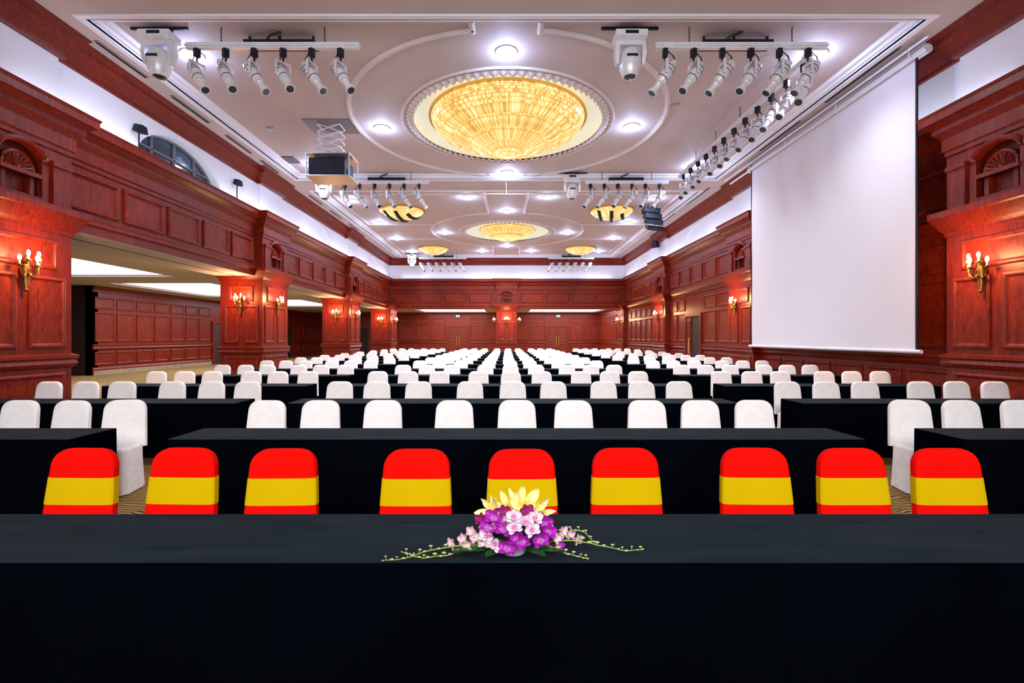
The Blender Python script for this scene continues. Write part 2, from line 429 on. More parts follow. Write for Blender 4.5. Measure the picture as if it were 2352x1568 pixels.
for i, (h, lb) in enumerate(zip(AH, LBL)):
    t = empty('cove_light', ((h[0] + h[1]) / 2, (h[2] + h[3]) / 2, ZA), 'bright white recessed ' + lb, 'ceiling light', 'cove light panels')
    q = MB(); q.loops([[(h[0] + i_, h[2] + i_, z), (h[1] - i_, h[2] + i_, z), (h[1] - i_, h[3] - i_, z), (h[0] + i_, h[3] - i_, z)] for i_, z in ((0, ZA), (0, ZA + .05), (.12, ZA + .05), (.12, ZA + .09))]); q.build('cove_frame', 'ceilwhite', t)
    q = MB(); q.add([(h[0] + .12, h[2] + .12, ZA + .085), (h[1] - .12, h[2] + .12, ZA + .085), (h[1] - .12, h[3] - .12, ZA + .085), (h[0] + .12, h[3] - .12, ZA + .085)], [(0, 1, 2, 3)]); q.build('diffuser', 'cove', t)
    area('cove_lamp', ((h[0] + h[1]) / 2, (h[2] + h[3]) / 2, ZA + .07), (0, 0, 0), h[1] - h[0] - .3, h[3] - h[2] - .3, 340 if i < 3 else 520, (.86, .92, 1))

def plane_hole(mb, z, holes):
    for (cx, cy, r, a0, a1, b0, b1) in holes:
        ang = sorted(set([2 * PI * k / 96 for k in range(96)] + [math.atan2(y - cy, x - cx) % (2 * PI) for x in (a0, a1) for y in (b0, b1)]))
        ins = []; out = []
        for t in ang:
            c, s = math.cos(t), math.sin(t)
            ins.append((cx + r * c, cy + r * s, z))
            k = min([(a1 - cx) / c if c > 1e-9 else 1e9, (a0 - cx) / c if c < -1e-9 else 1e9, (b1 - cy) / s if s > 1e-9 else 1e9, (b0 - cy) / s if s < -1e-9 else 1e9])
            out.append((cx + k * c, cy + k * s, z))
        mb.loops([ins, out])
C1 = (0.04, 13.1, 2.52); C2 = (0.05, 26.4, 2.28)
SM = [(-4.72, 21.95), (4.78, 21.95), (-4.72, 31.3), (4.78, 31.3)]
b = MB(); plane_hole(b, TZ, [(*C1, TX0, TX1, 8.6, 17.2), (*C2, TX0, TX1, 18.7, 33.9)]); struct(b, 'ceiling_tray', 'ceil')
for i, (x0, x1, y0, y1) in enumerate((T1, T2)):
    b = MB(); b.loops([[(x0 + k, y0 + k, z), (x1 - k, y0 + k, z), (x1 - k, y1 - k, z), (x0 + k, y1 - k, z)] for k, z in ((-.16, CH), (-.16, CH - .03), (-.06, CH - .03), (-.05, CH), (0, CH), (0, CH + .03), (.06, CH + .03), (.08, CH + .07), (.16, CH + .07), (.2, TZ), (.24, TZ - .005))])
    struct(b, 'trim_%d' % (6 + i), 'plaster')
def ringmould(mb, cx, cy, r, wd=.065, h=.05, a0=0, a1=2 * PI, n=96):
    prof = [(-wd, 0), (-wd, -h * .5), (-wd * .4, -h * .5), (-wd * .2, -h), (wd * .6, -h), (wd, -h * .4), (wd, 0)]
    full = abs(a1 - a0 - 2 * PI) < 1e-6
    L = []
    for k in range(n if full else n + 1):
        t = a0 + (a1 - a0) * k / n
        L.append([(cx + (r + o) * math.cos(t), cy + (r + o) * math.sin(t), TZ + z) for o, z in prof])
    if full: L.append(L[0])
    mb.loops(L, closed=False)
def strip(mb, x0, y0, x1, y1, wd=.06, h=.05):
    d = Vector((x1 - x0, y1 - y0, 0)).normalized(); nn = Vector((-d.y, d.x, 0))
    prof = [(-wd, 0), (-wd, -h * .5), (-wd * .3, -h), (wd * .3, -h), (wd, -h * .5), (wd, 0)]
    mb.loops([[Vector(p) + nn * o + Vector((0, 0, TZ + z)) for o, z in prof] for p in ((x0, y0, 0), (x1, y1, 0))], True, True)
g = math.asin(.64 / 4.1)
b = MB(); ringmould(b, C1[0], C1[1], 4.1, a0=-PI / 2 + g, a1=PI / 2 - g); ringmould(b, C1[0], C1[1], 4.1, a0=PI / 2 + g, a1=1.5 * PI - g)
for s in (-1, 1):
    strip(b, s * .64, 8.8, s * .64, 9.15); strip(b, s * .64, 17.15, s * .64, 17.0)
struct(b, 'trim_8', 'ceilwhite')
g = math.asin(.85 / 4.1)
b = MB()
for s in (0, PI): ringmould(b, C2[0], C2[1], 4.1, a0=-PI / 2 + g + s, a1=PI / 2 - g + s)
for s in (-1, 1):
    strip(b, s * .85, 18.9, s * .85, 22.4); strip(b, s * .85, 30.4, s * .85, 33.7)
    strip(b, s * .85, 19.4, s * 7.0, 19.4); strip(b, s * 7.0, 19.4, s * 7.0, 24.6); strip(b, s * 7.0, 24.6, s * 3.75, 24.6)
    strip(b, s * .85, 33.3, s * 7.0, 33.3); strip(b, s * 7.0, 33.3, s * 7.0, 28.2); strip(b, s * 7.0, 28.2, s * 3.75, 28.2)
struct(b, 'trim_9', 'ceilwhite')
# recess domes and scalloped rims
for i, (cx, cy, r) in enumerate((C1, C2)):
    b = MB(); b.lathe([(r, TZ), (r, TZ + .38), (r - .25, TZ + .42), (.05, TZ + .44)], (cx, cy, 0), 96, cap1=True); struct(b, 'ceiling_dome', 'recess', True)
    b = MB(); n = 80 if i == 0 else 64
    for k in range(n):
        t = 2 * PI * (k + .5) / n; dt = PI / n
        P = lambda rr, tt, z: (cx + rr * math.cos(tt), cy + rr * math.sin(tt), TZ + z)
        b.add([P(r + .14, t - dt, 0), P(r + .14, t + dt, 0), P(r, t + dt, 0), P(r, t - dt, 0), P(r + .2, t, -.015), P(r - .02, t, -.085), P(r + .02, t - dt, -.015), P(r + .02, t + dt, -.015), P(r + .1, t, -.075)],
              [(0, 4, 8), (4, 1, 8), (0, 8, 5), (1, 5, 8), (0, 5, 6), (1, 7, 5), (3, 6, 5), (2, 5, 7)])
    ringmould(b, cx, cy, r + .27, .04, .045)
    struct(b, 'trim_%d' % (10 + i), 'ceilwhite')

# ------------------------------------------------------------------ columns
def column(label, x0, x1, y0, y1, faces, upper):
    t = empty('wood_column', ((x0 + x1) / 2, (y0 + y1) / 2, 0), label, 'column', 'panelled columns')
    q = MB(); q.box(x0, x1, y0, y1, 0, 4.0); sh = q.build('shaft', 'wood', t)
    q = MB(); ring(q, x0, x1, y0, y1, BASE); q.build('plinth', 'wood', t)
    q = MB(); ring(q, x0, x1, y0, y1, DADO); q.build('dado_moulding', 'wood', t)
    q = MB(); ring(q, x0, x1, y0, y1, CAP); q.build('capital', 'wood', t)
    for (F, u0, u1) in faces:
        m = (u0 + u1) / 2
        q = MB(); panel(q, F, u0 + .14, u1 - .14, .42, 1.02); q.build('panel', 'wood2', t)
        for a, c in ((u0 + .14, m - .1), (m + .1, u1 - .14)):
            q = MB(); panel(q, F, a, c, 1.46, 2.72); q.build('panel', 'wood2', t)
        q = MB(); panel(q, F, u0 + .3, u1 - .3, 2.86, 3.38); q.build('panel', 'wood2', t)
    if upper:
        F, u0, u1, p = upper
        m = (u0 + u1) / 2; bk = MB(); q = MB()
        arch_plate(q, F, u0, u1, 3.98, 5.0, m, .36, 4.08, 4.72, .2, .17, p, bk)
        fbox(q, F, u0, u0 + .02, 3.98, 5.0, 0, p - .001); fbox(q, F, u1 - .02, u1, 3.98, 5.0, 0, p - .001)
        fbox(q, F, u0 + .1, m - .52, 4.0, 4.7, p, p + .05); fbox(q, F, m + .52, u1 - .1, 4.0, 4.7, p, p + .05)
        fbox(q, F, u0 + .06, m - .48, 4.7, 4.78, p, p + .09); fbox(q, F, m + .48, u1 - .06, 4.7, 4.78, p, p + .09)
        up = q.build('upper_pier', 'wood', t); bk.build('niche_back', 'wood2', up)
        q = MB(); q.tube([F.p(u, z, p + .02) for u, z in arch_pts(m, .4, 4.7, 4.72, .24)[1:-1]], .045, 6); q.build('arch_moulding', 'wood', up)
        q = MB(); fring(q, F, u0 + .02, u1 - .02, p, CORN); q.build('cornice', 'wood', t)
        q = MB(); fbox(q, F, m - .36, m + .36, 4.40, 4.47, p - .17, p + .03); fbox(q, F, m - .28, m - .2, 4.1, 4.4, p - .17, p - .06); fbox(q, F, m + .2, m + .28, 4.1, 4.4, p - .17, p - .06); q.build('niche_ledge', 'wood', up)
        q = MB(); N = 9
        q.tube([F.p(m - .27 * math.cos(PI * i / 16), 4.49 + .27 * math.sin(PI * i / 16), p - .08) for i in range(17)], .035, 6)
        for k in range(N):
            a = PI * (k + .5) / N
            q.tube([F.p(m + .05 * math.cos(a), 4.49 + .05 * math.sin(a), p - .1), F.p(m + .24 * math.cos(a), 4.49 + .24 * math.sin(a), p - .07)], [.012, .036], 6)
        q.ball(F.p(m, 4.5, p - .08), .05); q.build('shell', 'wood', up, True)
    return t
names = ['at the near left edge', 'second along the left side', 'third along the left side', 'at the far left corner']
for i, y in enumerate(YF):
    y0 = y - CW; F1 = FR((PL, 0, 0), (0, 1, 0), (1, 0, 0)); F2 = FR((0, y0, 0), (1, 0, 0), (0, -1, 0))
    column('square mahogany panelled column ' + names[i], -9.5, PL, y0, y, [(F1, y0, y), (F2, -9.5, PL)], (FL, y0, y, PL - XL) if i < 3 else None)
names = ['beside the screen at the near right edge', 'just beyond the projection screen', 'third along the right wall', 'at the far right corner']
for i, y in enumerate(YF):
    y0 = y - CW; F1 = FR((PRR, 0, 0), (0, 1, 0), (-1, 0, 0))
    column('shallow mahogany wall column ' + names[i], PRR, XR + .1, y0, y, [(F1, y0, y)], (FRt, y0, y, XR - PRR) if i < 3 else None)
F2 = FR((0, 34.1, 0), (1, 0, 0), (0, -1, 0))
column('mahogany column standing alone between the rear doors', -.7, .74, 34.1, 35.5, [(F2, -.7, .74)], (FB, -.7, .74, .25))

# ------------------------------------------------------------------ sconces
def make_sconce():
    t = empty('wall_sconce', (0, 0, 0))
    q = MB(); q.lathe([(.02, -.5), (.05, -.46), (.03, -.4), (.07, -.3), (.05, -.2), (.09, -.08), (.06, .04), (.1, .1), (.03, .2), (.01, .24)], (0, -.05, 0), 10, True, True)
    q.ball((0, -.08, -.06), .07); q.build('backplate', 'gold', t, True)
    for k, a in enumerate((-75, -38, 0, 38, 75)):
        a = math.radians(a); dx, dy = math.sin(a), -math.cos(a); rr = .24 if k % 2 == 0 else .2; zz = 0 if k % 2 == 0 else .1
        q = MB(); q.tube([(dx * r, -.07 + dy * r, z) for r, z in ((.02, -.1), (.1, -.2), (.19, -.15), (rr, -.02 + zz))], .016, 6)
        q.lathe([(.015, -.02), (.05, 0), (.055, .02), (.02, .03)], (dx * rr, -.07 + dy * rr, zz), 8, True, True)
        ar = q.build('arm', 'gold', t, True)
        q = MB(); q.tube([(dx * rr, -.07 + dy * rr, zz + .02), (dx * rr, -.07 + dy * rr, zz + .10)], .018, 8); q.build('candle', 'white', ar)
        q = MB(); q.ball((dx * rr, -.07 + dy * rr, zz + .15), .036, 8, 6, (1, 1, 1.7)); q.build('bulb', 'bulb', ar, True)
    return t
SC = Proto(make_sconce())
def sconce(x, y, rz, lab, en=1.0):
    SC.put((x, y, 2.84), rz, 'gilt candle sconce with lit bulbs ' + lab, 'wall light', 'candle sconces', (.72, .72, .85))
    l = bpy.data.lights.new('sconce_lamp', 'POINT'); l.energy = 92 * en; l.color = (1, .50, .20); l.shadow_soft_size = .1
    o = bpy.data.objects.new('sconce_lamp', l); C.objects.link(o)
    o.location = (x + .5 * math.sin(rz), y - .5 * math.cos(rz), 3.02)
H = PI / 2
mid = [y - CW / 2 for y in YF]
nl = ['on the near left column', 'on the room face of the second left column', 'on the room face of the third left column', 'on the room face of the far left column']
for i in range(4): sconce(PL + .04, mid[i], H, nl[i])
nl = ['', 'on the front face of the second left column', 'on the front face of the third left column', 'on the front face of the far left column']
for i in range(1, 4): sconce(-8.8, YF[i] - CW - .04, 0, nl[i])
nl = ['on the column right of the screen', 'on the column just left of the screen', 'on the third right wall column', 'on the far right corner column']
for i in range(4): sconce(PRR - .04, mid[i] + .2, -H, nl[i])
sconce(.02, 34.06, 0, 'on the front of the lone rear column')
sconce(-.74, 34.8, -H, 'on the left side of the lone rear column', .5); sconce(.78, 34.8, H, 'on the right side of the lone rear column', .5)

# ------------------------------------------------------------------ chandeliers
def big_chandelier(label, cx, cy, s, zs):
    t = empty('chandelier', (cx, cy, TZ), label, 'chandelier', 'large crystal chandeliers')
    tiers = [(2.06, 1.84, .12, -.20), (1.80, 1.50, -.16, -.36), (1.42, 1.14, -.33, -.53), (1.02, .74, -.50, -.68), (.60, .12, -.65, -.84)]
    for k, (r0, r1, z0, z1) in enumerate(tiers):
        q = MB(); n = 180
        nx = tiers[k + 1][0] if k < 4 else .03
        pr = [(r0 - .05, z0)] + [(r0 + (r1 - r0) * (u ** 1.7), z0 + (z1 - z0) * u) for u in [0, .2, .4, .6, .75, .9, 1]] + ([(nx - .08, z1 + .03)] if k < 4 else [])
        q.lathe([(r * s, z * zs) for r, z in pr], (cx, cy, TZ), n, False, k == 4)
        q.build('crystal_tier', 'crystal', t)
    q = MB(); q.lathe([(2.04 * s, .15 * s), (2.12 * s, .15 * s), (2.12 * s, .1 * s), (2.04 * s, .1 * s)], (cx, cy, TZ), 96); q.build('rim', 'goldbright', t, True)
    return t
big_chandelier('huge tiered gold crystal chandelier in the near ceiling ring', C1[0], C1[1], 1.0, 1.0)
big_chandelier('far tiered gold crystal chandelier in the second ceiling ring', C2[0], C2[1], .72, .62)
sl = ['near left', 'near right', 'far left', 'far right']
for i, (x, y) in enumerate(SM):
    t = empty('bowl_chandelier', (x, y, TZ), ('small gold crystal bowl chandelier with dark bars, %s' if i < 2 else 'small plain gold crystal bowl chandelier, %s of the hall') % sl[i], 'chandelier', 'small bowl chandeliers')
    q = MB(); q.lathe([(.92, 0), (.94, -.06), (.8, -.2), (.55, -.32), (.25, -.39), (.04, -.41)], (x, y, TZ), 96, False, True); q.build('crystal_bowl', 'crystal', t)
    q = MB(); q.lathe([(.9, 0), (1.02, 0), (1.02, -.05), (.9, -.05)], (x, y, TZ), 48); q.build('rim', 'goldbright', t, True)
    if i < 2:
        for k in (-1, 0, 1):
            q = MB(); xo = k * .5
            pts = []
            for v in (-.75, -.4, 0, .4, .75):
                xx, yy = xo + v * .22, v * (1 if k == 0 else .72); r = math.hypot(xx, yy)
                pts.append((x + xx, y + yy, TZ - .05 - .40 * max(0, 1 - (r / .97) ** 2)))
            q.tube(pts, .09, 6); q.build('dark_bar', 'dark', t)

# ------------------------------------------------------------------ downlights
def make_dl():
    t = empty('downlight', (0, 0, 0))
    q = MB(); q.lathe([(.13, 0), (.22, 0), (.22, -.02), (.19, -.035), (.13, -.02)], (0, 0, 0), 24); q.build('trim_ring', 'ceilwhite', t, True)
    q = MB(); q.lathe([(.16, -.005), (.15, -.05), (.10, -.09), (.02, -.11)], (0, 0, 0), 16, False, True); q.build('lens', 'lens', t, True)
    return t
DL = Proto(make_dl())
dls = [(0, 9.75, 'in front of the large near chandelier'), (-3.42, 13.3, 'left of the large near chandelier'), (3.42, 13.2, 'right of the large near chandelier'), (.03, 16.85, 'behind the large near chandelier'),
       (-6.4, 9.85, 'at the near left corner of the near tray'), (6.3, 9.85, 'at the near right corner of the near tray'), (-6.4, 16.1, 'at the far left corner of near tray by projector'), (6.3, 16.2, 'at the far right corner of near tray by spotlight row'),
       (-1.62, 19.85, 'left of centre at the front of far tray'), (1.68, 19.8, 'right of centre at the front of far tray'), (-6.5, 20.3, 'at the near left corner of the far tray'), (6.2, 20.0, 'at the near right corner of the far tray'),
       (.03, 22.0, 'in front of the far chandelier'), (-6.35, 24.2, 'by left edge of far tray, nearer one'), (6.1, 24.1, 'by right edge of far tray, nearer one'), (-3.4, 26.6, 'left of the far chandelier'), (3.35, 26.6, 'right of the far chandelier'),
       (-6.35, 28.1, 'by left edge of far tray, farther one'), (6.2, 28.0, 'by right edge of far tray, farther one'), (.03, 30.4, 'behind the far chandelier'),
       (-1.6, 32.2, 'left of centre at the back of far tray'), (1.65, 32.2, 'right of centre at the back of far tray'), (-6.3, 32.4, 'at the far left corner of the far tray'), (6.2, 32.3, 'at the far right corner of the far tray')]
for x, y, lb in dls:
    DL.put((x, y, TZ), 0, 'round bright white downlight ' + lb, 'downlight', 'ceiling downlights')
    l = bpy.data.lights.new('downlight_lamp', 'SPOT'); l.energy = 450 if abs(x) > 6 else 1150; l.color = (.90, .94, 1); l.spot_size = math.radians(145); l.spot_blend = 1; l.shadow_soft_size = .12
    o = bpy.data.objects.new('downlight_lamp', l); C.objects.link(o); o.location = (x, y, TZ - .14)
    l = bpy.data.lights.new('downlight_glow', 'POINT'); l.energy = 34; l.color = (.46, .60, 1); l.shadow_soft_size = .05
    o = bpy.data.objects.new('downlight_glow', l); C.objects.link(o); o.location = (x, y, TZ - .24)

# ------------------------------------------------------------------ stage lighting
def make_spot():
    t = empty('track_spotlight', (0, 0, 0))
    q = MB(); q.box(-.04, .04, -.05, .05, -.1, .05); q.tube([(0, 0, -.1), (0, 0, -.2)], .02, 6); q.build('clamp', 'dark', t)
    q = MB()
    q.box(-.025, .025, -.135, .135, -.215, -.2)
    for s in (-1, 1): q.box(-.025, .025, s * .135 - .008, s * .135 + .008, -.46, -.2)
    q.build('yoke', 'metal', t)
    a = math.radians(36); d = Vector((math.sin(a), 0, -math.cos(a))); p = Vector((0, 0, -.43))
    q = MB(); q.tube([p + d * k for k in (-.3, -.27, -.2, -.18, .1, .12, .18)], [.05, .08, .09, .1, .1, .09, .08], 14); bo = q.build('body', 'metal', t, True)
    q = MB(); q.tube([p + d * k for k in (.18, .2, .22, .36, .37, .42)], [.06, .075, .06, .06, .09, .09], 14); q.build('barrel', 'metal', bo, True)
    for k, th in ((-.17, .015), (-.10, .015), (.07, .02)):
        q = MB(); q.tube([p + d * k, p + d * (k + th)], .106, 14); q.build('cooling_band', 'greyplate', bo)
    q = MB(); q.tube([p + d * .421, p + d * .425], .07, 14); q.build('lens', 'glass', bo)
    q = MB(); q.tube([p + d * -.29, (-.18, .03, -.28), (-.15, .02, -.1), (-.06, 0, .0), (0, 0, .03)], .014, 5); q.build('cable', 'rubber', t)
    return t
SP = Proto(make_spot())
def make_head():
    t = empty('moving_head_light', (0, 0, 0))
    q = MB(); q.box(-.53, .53, -.02, .02, .0, .045); q.box(-.24, -.16, -.03, .03, -.08, .0); q.box(.16, .24, -.03, .03, -.08, 0); q.build('clamp', 'dark', t)
    q = MB(); ring(q, -.27, .27, -.15, .15, [(-.02, -.06), (.02, -.09), (.02, -.2), (-.06, -.25)]); ba = q.build('base', 'metal', t)
    q = MB(); q.box(-.12, .12, -.175, -.165, -.17, -.11); q.build('display', 'dark', ba)
    q = MB(); q.box(-.27, .27, -.09, .09, -.33, -.25)
    for s in (-1, 1): q.loops([[(s * .27, -.09, -.28), (s * .21, -.09, -.28), (s * .21, .09, -.28), (s * .27, .09, -.28)], [(s * .29, -.1, -.45), (s * .21, -.1, -.45), (s * .21, .1, -.45), (s * .29, .1, -.45)], [(s * .26, -.06, -.66), (s * .21, -.06, -.66), (s * .21, .06, -.66), (s * .26, .06, -.66)]], True, True)
    q.build('yoke', 'metal', t)
    q = MB(); q.lathe([(.08, -.36), (.15, -.4), (.2, -.5), (.205, -.62), (.19, -.74), (.15, -.84), (.13, -.88)], (0, 0, 0), 20, True, True); he = q.build('head', 'metal', t, True)
    q = MB(); q.lathe([(.11, -.881), (.06, -.9), (.02, -.905)], (0, 0, 0), 16, True, True); q.build('lens', 'glass', he, True)
    q = MB(); q.box(-.1, .1, -.215, -.2, -.6, -.56); q.build('badge', 'dark', he)
    return t
MH = Proto(make_head())
BZ = 7.02
def bar(label, p0, p1, tray=True):
    p0, p1 = Vector(p0), Vector(p1); d = (p1 - p0).normalized(); c = (p0 + p1) / 2; n = Vector((-d.y, d.x, 0))
    t = empty('lighting_bar', c, label, 'lighting bar', 'ceiling lighting bars')
    F = FR((p0.x, p0.y, 0), d, n); L = (p1 - p0).length
    q = MB(); fbox(q, F, 0, L, BZ, BZ + .11, -.04, .04); fbox(q, F, -.02, L + .02, BZ + .04, BZ + .07, -.055, .055); q.build('rail', 'metal', t)
    k = 2 if L < 4 else 4
    for i in range(k):
        u = L * (.2 + .6 * i / (k - 1)); pts = [F.p(u + .012 * math.cos(j * 1.57), BZ + .11 + (TZ - BZ - .11) * j / 24, .012 * math.sin(j * 1.57)) for j in range(25)]
        q = MB(); q.tube(pts, .009, 5); q.build('chain', 'rubber', t)
    if tray:
        q = MB(); fbox(q, F, L * .3, L * .72, BZ + .19, BZ + .28, .15, .4)
        for v in (.32, .5, .7): fbox(q, F, L * v - .02, L * v + .02, BZ + .28, TZ, .26, .29)
        q.build('cable_tray', 'dark', t)
        q = MB(); q.tube([F.p(L * .42, BZ + .25, .2), F.p(L * .47, BZ + .33, .1), F.p(L * .5, TZ - .05, .1), F.p(L * .53, TZ, .12)], .022, 6); q.build('cable', 'rubber', t)
    return t
def spots(n, p0, p1, rz, where, w2):
    for i in range(n):
        k = (i + .35) / n
        SP.put((p0[0] + (p1[0] - p0[0]) * k, p0[1] + (p1[1] - p0[1]) * k, BZ - .05), rz + R.uniform(-.4, .4),
               'white track spotlight, %s %s' % (ORD[i + 1] + w2, where), 'spotlight', 'track spotlights')
rigs = [(-5.95, -2.74, 9.0, -6.46, 'near left', -.3), (2.77, 5.96, 9.0, 2.3, 'near right', PI + .3), (-5.83, -2.71, 16.9, -6.36, 'middle left', -.3), (2.77, 5.66, 16.9, 2.3, 'middle right', PI + .3),
        (-5.98, -2.75, 33.1, -6.46, 'far left', -.3), (2.9, 6.0, 33.1, 2.4, 'far right', PI + .3)]
for x0, x1, y, xh, nm, rz in rigs:
    bar('white suspended lighting bar, %s of the ceiling' % nm, (x0, y, BZ), (x1, y, BZ))
    spots(6, (x0, y), (x1, y), rz, 'on the %s lighting bar' % nm, ' from left')
    if nm != 'far right': MH.put((xh, y, 7.38), 0, 'white moving head stage light beside the %s lighting bar' % nm, 'stage light', 'moving head lights')
bar('long white lighting bar running beside the projection screen', (5.85, 9.3, BZ), (5.85, 16.3, BZ), False)
spots(12, (5.85, 9.3), (5.85, 16.3), PI + .5, 'along the lighting bar beside the screen', ' nearest')
q = MB(); q.tube([(-4.8, 17.5, 6.85), (5.8, 17.5, 6.85)], .018, 6)
for x in (-4.5, 0, 5.5): q.tube([(x, 17.5, 6.85), (x, 17.5, CH)], .01, 5)
tag(q.build('hanging_pipe', 'metal'), 'thin white pipe hung across the ceiling between two trays', 'pipe')

# projector on scissor lift
px, py = -4.78, 13.2
t = empty('projector_lift', (px, py, TZ), 'scissor lift hanging from a grey ceiling plate holding the projector', 'projector lift')
q = MB(); q.box(px - .62, px + .62, py - .45, py + .45, TZ - .02, TZ - .001); q.build('ceiling_plate', 'greyplate', t)
q = MB()
for yo in (-.22, .22):
    for k in range(4):
        z0 = TZ - .03 - k * .2; z1 = z0 - .2
        q.tube([(px - .3, py + yo, z0), (px + .3, py + yo, z1)], .018, 5); q.tube([(px + .3, py + yo, z0), (px - .3, py + yo, z1)], .018, 5)
for k in range(5):
    for xo in (-.3, .3): q.tube([(px + xo, py - .22, TZ - .03 - k * .2), (px + xo, py + .22, TZ - .03 - k * .2)], .018, 5)
q.build('scissor_arms', 'metal', t)
z = TZ - .86
q = MB(); q.box(px - .55, px + .62, py - .4, py + .4, z - .03, z)
for xo in (-.53, .6):
    for yo in (-.38, .38): q.box(px + xo - .015, px + xo + .015, py + yo - .015, py + yo + .015, z - .62, z - .03)
q.box(px - .55, px + .62, py - .4, py + .4, z - .62, z - .59); q.build('cage', 'chrome', t)
t = empty('projector', (px, py, z - .59), 'dark projector sitting inside the hanging lift cage', 'projector')
q = MB(); ring(q, px - .48, px + .48, py - .35, py + .35, [(-.03, z - .57), (0, z - .54), (0, z - .14), (-.03, z - .11)]); q.build('body', 'dark', t)
for xo in (-.3, .3):
    q = MB(); q.box(px + xo - .03, px + xo + .03, py - .2, py + .2, z - .59, z - .57); q.build('foot', 'rubber', t)
q = MB(); q.tube([(px + .46, py - .1, z - .41), (px + .55, py - .1, z - .41)], .09, 16); q.build('lens', 'glass', t)
# speakers
t = empty('line_array_speaker', (6.45, 21, 7.3), 'black curved speaker array hanging from ceiling right of centre', 'speaker')
for k in range(4):
    q = MB(); a = -.1 + k * .14; zz = 7.1 - k * .215; yo = 20.9 + k * .02 + k * k * .025; xo = 6.25 + k * .08
    c, s = math.cos(a), math.sin(a)
    L = []
    for (yy, z0, z1) in ((-.22, -.105, .105), (.22, -.08, .08)):
        L.append([(xo + xx, yo + yy * c - zv * s, zz + yy * s + zv * c - .12 * xx) for xx, zv in ((-.35, z0), (.35, z0), (.35, z1), (-.35, z1))])
    q.loops(L, True, True); q.build('cabinet', 'dark', t)
q = MB(); q.box(6.1, 6.5, 20.8, 21.1, 7.2, 7.25); q.tube([(6.15, 20.95, 7.2), (6.15, 20.95, TZ)], .02, 6); q.tube([(6.45, 20.95, 7.2), (6.45, 20.95, TZ)], .02, 6); q.build('hanger', 'dark', t)
for lb, y, z in (('nearest, left of the arched window', 10.85, 6.32), ('farther, right of the arched window', 14.8, 6.38)):
    t = empty('antenna_paddle', (XL, y, z), 'black wall antenna paddle on white frieze, ' + lb, 'antenna', 'wall antennas')
    q = MB(); q.tube([(XL + .02, y, z - .5), (XL + .1, y, z - .5), (XL + .1, y, z)], .016, 6); q.build('stand', 'dark', t)
    q = MB(); q.loops([[(XL + .05, y - .14, z - .07), (XL + .1, y - .14, z - .07), (XL + .1, y - .08, z + .1), (XL + .05, y - .08, z + .1)], [(XL + .11, y + .01, z - .09), (XL + .17, y + .01, z - .09), (XL + .17, y + .01, z + .11), (XL + .11, y + .01, z + .11)], [(XL + .18, y + .14, z - .07), (XL + .21, y + .14, z - .07), (XL + .21, y + .1, z + .08), (XL + .18, y + .1, z + .08)]], True, True); q.build('paddle', 'dark', t)
t = empty('wall_speaker', (XR - .3, 26.2, 6.7), 'small black speaker fixed high on the right white frieze', 'speaker')
q = MB(); q.loops([[(8.05, 26, 6.5), (8.3, 26.2, 6.55), (8.3, 26.2, 6.8), (8.05, 26, 6.9)], [(7.9, 26.3, 6.5), (8.15, 26.5, 6.55), (8.15, 26.5, 6.8), (7.9, 26.3, 6.9)]], True, True); q.build('cabinet', 'dark', t)
q = MB(); q.tube([(8.2, 26.3, 6.67), (8.45, 26.3, 6.67)], .03, 6); q.build('bracket', 'dark', t)
# air slots, vent, detector
def slot(x, y0, y1, lb):
    t = empty('slot_diffuser', (x, (y0 + y1) / 2, CH), 'narrow dark linear air slot in ceiling border, ' + lb, 'air vent', 'ceiling air slots')
    q = MB(); q.box(x - .04, x + .04, y0, y1, CH - .012, CH - .002); q.build('slot', 'dark', t)
    q = MB(); q.loops([[(x - a, y0 - a + .05, CH - .018), (x + a, y0 - a + .05, CH - .018), (x + a, y1 + a - .05, CH - .018), (x - a, y1 + a - .05, CH - .018)] for a in (.04, .06)])
    q.build('frame', 'ceil', t)
for i, (y0, y1) in enumerate(((9.2, 10.5), (11.3, 12.7), (13.5, 14.8), (15.4, 16.6), (19.2, 20.5), (21.5, 23), (24, 25.5))): slot(-7.82, y0, y1, '%s along the left side' % ORD[i + 1])
for i, (y0, y1) in enumerate(((9.4, 11.6), (12.6, 14.6), (18.2, 20.5), (22, 24))): slot(7.65, y0, y1, '%s along the right side' % ORD[i + 1])
t = empty('ceiling_vent', (-7.0, 15.7, TZ), 'square dark grille in ceiling left of the projector', 'air vent')
q = MB(); q.box(-7.18, -6.8, 15.4, 16.0, TZ - .015, TZ - .001); q.build('backing', 'dark', t)
for k in range(5):
    q = MB(); q.box(-7.18, -6.8, 15.44 + k * .12, 15.48 + k * .12, TZ - .03, TZ - .015); q.build('slat', 'chrome', t)
for x, y, lb in ((-6.5, 13.3, 'left of the scissor lift'), (4.2, 12.0, 'right of the ceiling ring')):
    q = MB(); q.lathe([(.11, 0), (.11, -.03), (.07, -.06), (.03, -.07)], (x, y, TZ), 16, True, True)
    tag(q.build('smoke_detector', 'chrome', None, True), 'small round smoke detector on ceiling ' + lb, 'smoke detector', 'smoke detectors')
for x, lb in ((-4.4, 'left'), (4.7, 'right')):
    t = empty('exit_sign', (x, 43.9, 3.5), 'small green lit exit sign above the %s rear door' % lb, 'exit sign', 'green exit signs')
    q = MB(); q.box(x - .17, x + .17, 43.76, 43.82, 3.5, 3.68); q.build('housing', 'metal', t)
    q = MB(); q.box(x - .15, x + .15, 43.75, 43.76, 3.52, 3.66); q.build('face', 'sign', t)

